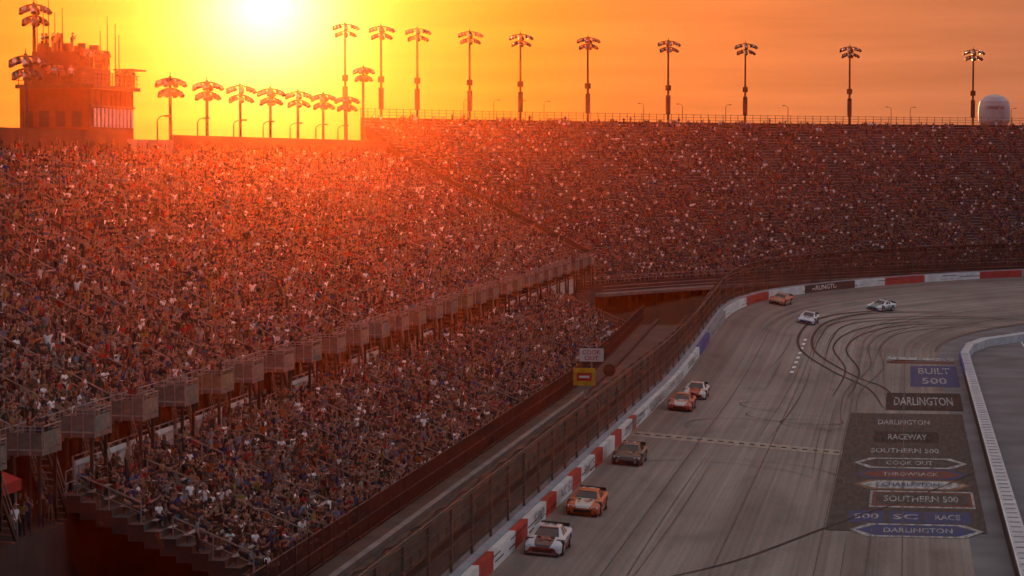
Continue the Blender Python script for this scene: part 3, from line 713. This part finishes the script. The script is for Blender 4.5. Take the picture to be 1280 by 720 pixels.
sg=empty('round_sign'); a=MB(); a.cyl((-25.6,229,z),(-25.6,229,2.8),.07,.07,steel,8); a.cyl((-25.6,229,3.3),(-25.6,228.9,3.3),.55,.55,blackm,20); a.cyl((-25.6,228.89,3.3),(-25.6,228.87,3.3),.35,.35,concd,20); a.obj('board',sg)

tn=empty('canopy_tent'); a=MB(); cx_,cy_=-42.0,115.2
for dx in(-1.4,1.4):
    for dy in(-1.4,1.4): a.cyl((cx_+dx,cy_+dy,4.3),(cx_+dx,cy_+dy,7.1),.04,.04,steel,6)
cs=[(cx_-1.6,cy_-1.6),(cx_+1.6,cy_-1.6),(cx_+1.6,cy_+1.6),(cx_-1.6,cy_+1.6)]
for i in range(4):
    p=cs[i];q=cs[(i+1)%4]; a.poly([(p[0],p[1],7.1),(q[0],q[1],7.1),(cx_,cy_,8.1)],redv); a.quad((p[0],p[1],6.6),(q[0],q[1],6.6),(q[0],q[1],7.098),(p[0],p[1],7.098),redv)
a.obj('canopy',tn)
for (x,y,v,r) in ((-40.8,121.8,8,-.6),(-41.2,122.9,9,.5),(-40.7,120.4,11,-1),(-41.6,121,8,2),(-40.75,124.0,9,-.4),(-40.9,119,11,-1.2),(-40.7,117.6,9,1.6),(-41.5,123.8,8,3.),(-40.8,122.6,11,-1.2),(-40.7,116.4,8,-.5),(-41.7,119.8,9,.9)):
    o=bpy.data.objects.new('person',figs[v].data); COL.objects.link(o); o.location=(x,y,4.3); o.rotation_euler=(0,0,r)
nr=MB(); nr.box(-40.4,-40.2,60,122.6,0,4.3,concd)
for y in np.arange(100,114,2.): nr.beam((-40.5,y,4.3),(-40.5,y,5.4),.05,darksteel)
for k in (4.85,5.4): nr.beam((-40.5,98,k),(-40.5,114,k),.045,darksteel)
nr.box(-40.1,-30.,122.5,122.95,0,1.5,concd)
nr.obj('concourse_end_wall')

# ------------------------------------------------------------------ race cars
def paint(n,c): 
    m,nt,b=newmat(n); b.inputs['Base Color'].default_value=(*c,1); b.inputs['Roughness'].default_value=.38; b.inputs['Specular IOR Level'].default_value=.35; b.inputs['Coat Weight'].default_value=.3; b.inputs['Coat Roughness'].default_value=.12
    return m
def race_car(x,y,body,hood,acc,num,yaw=0):
    s,d=inv(x,y)
    P=Vector((x,y,zt(x,y)+.035)); f=pos(s-1,d)-pos(s+1,d); f.normalize()
    l=pos(s,d-1)-pos(s,d+1) if d>1.05 else pos(s,.01)-pos(s,2); l.normalize()
    up=f.cross(l); 
    if up.z<0: up=-up
    up.normalize(); l=up.cross(f).normalized()
    e=empty('race_car'); mw=Matrix(((f.x,l.x,up.x,P.x),(f.y,l.y,up.y,P.y),(f.z,l.z,up.z,P.z),(0,0,0,1)))@Matrix.Rotation(yaw,4,'Z')
    e.matrix_world=mw
    mb_=paint('car_paint_body',body); mh=paint('car_paint_hood',hood); ma=paint('car_paint_accent',acc)
    a=MB()
    S=[(2.47,.72,.2,.44,.47),(2.38,.88,.10,.54,.58),(2.1,.97,.1,.64,.68),(1.5,1.0,.13,.74,.79),(.9,1.0,.13,.82,.87),(.2,.985,.13,.86,.9),(-.8,.985,.13,.88,.92),(-1.5,1.0,.14,.91,.95),(-2.1,.99,.18,.93,.96),(-2.42,.95,.24,.92,.95)]
    rings=[]
    for (X,w_,zb,sh,c_) in S:
        h=[(0,c_),(.5*w_,c_),(.84*w_,(c_+sh)/2+.01),(.985*w_,sh-.07),(w_,.5 if sh>.55 else sh-.1),(.985*w_,zb+.08),(.95*w_,zb)]
        rings.append([(X,q[0],q[1]) for q in h]+[(X,-q[0],q[1]) for q in h[:0:-1]])
    n=len(rings[0]); 
    for i in range(len(rings)-1):
        for k in range(n):
            k2=(k+1)%n; xm=S[i][0]
            mt=mb_
            if k in(0,n-1) and xm>.85: mt=mh
            elif k in (4,n-5) and xm<2.0: mt=ma
            if k in (5,n-6): mt=blackm
            a.quad(rings[i][k],rings[i][k2],rings[i+1][k2],rings[i+1][k],mt)
    a.poly(rings[0][::-1],ma); a.poly(rings[-1],ma)
    a.obj('body',e)
    g=MB()
    base=[(.98,.66,.855),(.62,.84,.86),(-1.0,.84,.90),(-1.85,.66,.935)]
    roof=[(.12,.5,1.25),(.02,.585,1.245),(-.82,.585,1.27),(-.98,.5,1.265)]
    ring=lambda L:[p for p in L]+[(p[0],-p[1],p[2]) for p in L[::-1]]
    B_=ring(base);R_=ring(roof)
    mats=[mb_,glassd,mb_,glassd,mb_,glassd,mb_,glassd]
    for k in range(8):
        k2=(k+1)%8; g.quad(B_[k],B_[k2],R_[k2],R_[k],mats[k])
    ctr=(-.4,0,1.305)
    for k in range(8): g.poly([R_[k],R_[(k+1)%8],ctr],mb_)
    for sg_ in(1,-1):
        g.hexa([(-.42,.845*sg_,.9),(-.34,.845*sg_,.9),(-.34,.8*sg_,.9),(-.42,.8*sg_,.9),(-.42,.60*sg_,1.25),(-.34,.60*sg_,1.25),(-.34,.55*sg_,1.25),(-.42,.55*sg_,1.25)],mb_)
    g.hexa([(.14,-.49,1.245),(.14,.49,1.245),(.24,.51,1.20),(.24,-.51,1.20),(.16,-.49,1.255),(.16,.49,1.255),(.26,.51,1.21),(.26,-.51,1.21)],ma)
    g.obj('greenhouse',e)
    d_=MB()
    d_.box(2.1,2.56,-.9,.9,.05,.10,blackm); d_.box(2.462,2.50,-.52,.52,.2,.36,blackm); d_.box(2.40,2.485,-.6,.6,.385,.40,blackm)
    for sg_ in(1,-1):
        d_.hexa([(2.40,.5*sg_,.42),(2.40,.82*sg_,.42),(2.2,.9*sg_,.55),(2.3,.5*sg_,.55),(2.47,.5*sg_,.44),(2.41,.82*sg_,.45),(2.3,.90*sg_,.60),(2.40,.5*sg_,.585)],whitem)
        d_.box(-.6,.1,sg_*1.01-.02,sg_*1.01+.02,.12,.2,blackm)
        d_.box(1.15,1.35,sg_*.35-.1,sg_*.35+.1,.795,.86,blackm)
    d_.box(-2.45,-2.42,-.78,.78,.95,1.14,blackm); d_.box(-2.47,-2.43,-.7,.7,.3,.6,blackm)
    d_.obj('aero_parts',e)
    w=MB()
    for xx in(1.45,-1.35):
        for sg_ in(1,-1):
            w.cyl((xx,sg_*.6,.37),(xx,sg_*1.008,.37),.43,.43,blackm,20); w.cyl((xx,sg_*.72,.35),(xx,sg_*1.03,.35),.355,.355,rubber,20); w.cyl((xx,sg_*1.03,.35),(xx,sg_*1.045,.35),.22,.2,greym,14)
    w.obj('wheels',e)
    for nm,mt in (('roof',Matrix.Translation((-.4,0,1.317))@Matrix.Rotation(rad(90),4,'Z')),('hood',Matrix.Translation((1.55,0,.815))@Matrix.Rotation(rad(5.5),4,'Y')@Matrix.Rotation(rad(90),4,'Z')),
                  ('door_l',Matrix.Translation((-.2,1.01,.58))@Matrix.Rotation(rad(180),4,'Z')@Matrix.Rotation(rad(90),4,'X')),('door_r',Matrix.Translation((-.2,-1.01,.58))@Matrix.Rotation(rad(90),4,'X'))):
        h=.55 if nm in('roof','hood') else .5
        t_=textmesh('number_'+nm,num,.75,h,Matrix.Identity(4),ma if nm!='roof' else whitem if sum(body)<.9 else blackm,e)
        t_.matrix_parent_inverse=Matrix.Identity(4); t_.matrix_basis=mt
    return e
race_car(-18.7,138,(.55,.57,.62),(.02,.02,.03),(.3,.03,.03),'24')
race_car(-18.5,153.6,(.55,.08,.015),(.55,.53,.5),(.6,.12,.02),'19')
race_car(-18.6,178.8,(.012,.013,.015),(.03,.035,.03),(.2,.2,.2),'14')
race_car(-18.3,217.5,(.45,.05,.02),(.6,.55,.5),(.5,.05,.02),'20')
race_car(-18.0,228.5,(.55,.54,.53),(.4,.03,.02),(.4,.03,.02),'21')
p=pos(328,2.0); race_car(p.x,p.y,(.5,.06,.02),(.5,.15,.04),(.5,.4,.3),'5')
race_car(-11.4,312,(.6,.63,.68),(.5,.55,.6),(.05,.1,.3),'9')
race_car(-3.2,341,(.62,.67,.7),(.1,.25,.25),(.05,.25,.26),'48',-.12)

# ------------------------------------------------------------------ camera, light, sky
cam=bpy.data.cameras.new('camera'); co=bpy.data.objects.new('camera',cam); COL.objects.link(co)
co.location=(0,0,22); co.rotation_euler=(rad(90-2.86),0,rad(8.5)); cam.lens=92.8; cam.sensor_width=36; cam.clip_end=9000; cam.clip_start=.5
scene.camera=co
AZ,EL=13.8,3.35
sv=Vector((-math.sin(rad(AZ))*math.cos(rad(EL)),math.cos(rad(AZ))*math.cos(rad(EL)),math.sin(rad(EL))))
sl_=bpy.data.lights.new('sun','SUN'); sl_.energy=3.8; sl_.angle=rad(.5); sl_.color=(1,.33,.08)
so=bpy.data.objects.new('sun',sl_); COL.objects.link(so); so.rotation_euler=(-sv).to_track_quat('-Z','Y').to_euler()
W=bpy.data.worlds.new('World'); scene.world=W; W.use_nodes=True; nt=W.node_tree; nt.nodes.clear(); N=nt.nodes.new; L=nt.links.new
out=N('ShaderNodeOutputWorld'); tc=N('ShaderNodeTexCoord')
nrm=N('ShaderNodeVectorMath'); nrm.operation='NORMALIZE'; L(tc.outputs['Generated'],nrm.inputs[0])
dt=N('ShaderNodeVectorMath'); dt.operation='DOT_PRODUCT'; dt.inputs[1].default_value=sv; L(nrm.outputs[0],dt.inputs[0])
def ma_(op,a,b=None,clamp=False):
    n=N('ShaderNodeMath'); n.operation=op; n.use_clamp=clamp
    for i,v in enumerate((a,b)):
        if v is None: continue
        if isinstance(v,(int,float)): n.inputs[i].default_value=v
        else: L(v,n.inputs[i])
    return n.outputs[0]
ang=ma_('ARCCOSINE',ma_('MINIMUM',dt.outputs['Value'],.9999999))
t=ma_('SQRT',ma_('DIVIDE',ang,math.pi))
mp=N('ShaderNodeMapping'); mp.inputs['Scale'].default_value=(5,5,75); mp.inputs['Rotation'].default_value=(0,rad(.8),0); L(nrm.outputs[0],mp.inputs[0])
cn=N('ShaderNodeTexNoise'); cn.inputs['Scale'].default_value=1.6; cn.inputs['Detail'].default_value=7; L(mp.outputs[0],cn.inputs['Vector'])
cl=N('ShaderNodeMapRange'); cl.inputs[1].default_value=.35; cl.inputs[2].default_value=.7; cl.inputs[3].default_value=.86; cl.inputs[4].default_value=1.1; L(cn.outputs['Fac'],cl.inputs[0])
cr=N('ShaderNodeValToRGB'); L(t,cr.inputs[0]); e=cr.color_ramp.elements
stops=[(0,(1,.66,.12)),(1.5,(1,.54,.05)),(3,(.95,.38,.018)),(5.5,(.84,.255,.02)),(8,(.74,.215,.045)),(12,(.62,.19,.068)),(17,(.5,.165,.08)),(30,(.48,.26,.18)),(55,(.6,.51,.48)),(90,(.56,.57,.64)),(125,(.2,.21,.26)),(180,(.09,.1,.13))]
e[0].position=0; e[0].color=(*stops[0][1],1); e[1].position=1; e[1].color=(*stops[-1][1],1)
for a_,c_ in stops[1:-1]:
    k=e.new(math.sqrt(a_/180)); k.color=(*c_,1)
vs=N('ShaderNodeVectorMath'); vs.operation='SCALE'; L(cr.outputs[0],vs.inputs[0]); L(cl.outputs[0],vs.inputs['Scale'])
gl=ma_('ADD',ma_('MULTIPLY',ma_('EXPONENT',ma_('MULTIPLY',ma_('POWER',ma_('DIVIDE',ang,rad(1.15)),1.6),-1)),2.6),ma_('MULTIPLY',ma_('EXPONENT',ma_('MULTIPLY',ma_('DIVIDE',ang,rad(2.0)),-1)),.32))
gv=N('ShaderNodeVectorMath'); gv.operation='SCALE'; gv.inputs[0].default_value=(1,.72,.36); L(gl,gv.inputs['Scale'])
ad=N('ShaderNodeVectorMath'); ad.operation='ADD'; L(vs.outputs[0],ad.inputs[0]); L(gv.outputs[0],ad.inputs[1])
b1=N('ShaderNodeBackground'); L(ad.outputs[0],b1.inputs[0]); b1.inputs[1].default_value=1.
sky=N('ShaderNodeTexSky'); sky.sky_type='NISHITA'; sky.sun_disc=False; sky.sun_elevation=rad(EL); sky.sun_rotation=rad(-AZ); sky.dust_density=3
b2=N('ShaderNodeBackground'); L(sky.outputs[0],b2.inputs[0]); b2.inputs[1].default_value=.002
ads=N('ShaderNodeAddShader'); L(b1.outputs[0],ads.inputs[0]); L(b2.outputs[0],ads.inputs[1]); L(ads.outputs[0],out.inputs[0])
# added red-tinted haze imitating the lens veil over the stands (strongly forward scattering)
hm=bpy.data.materials.new('veil_haze'); hm.use_nodes=True; h=hm.node_tree; h.nodes.clear()
o_=h.nodes.new('ShaderNodeOutputMaterial'); vsn=h.nodes.new('ShaderNodeVolumeScatter'); vsn.inputs['Color'].default_value=(1,.26,.08,1); vsn.inputs['Density'].default_value=.000085; vsn.inputs['Anisotropy'].default_value=.95
h.links.new(vsn.outputs[0],o_.inputs['Volume'])
hb=MB(); hb.box(-400,400,-60,700,-5,60,hm); hb.obj('added_veil_haze')
scene.view_settings.view_transform='Standard'; scene.view_settings.look='None'; scene.view_settings.exposure=0
print('crowd',len(ptsU),len(ptsL),len(ptsT))
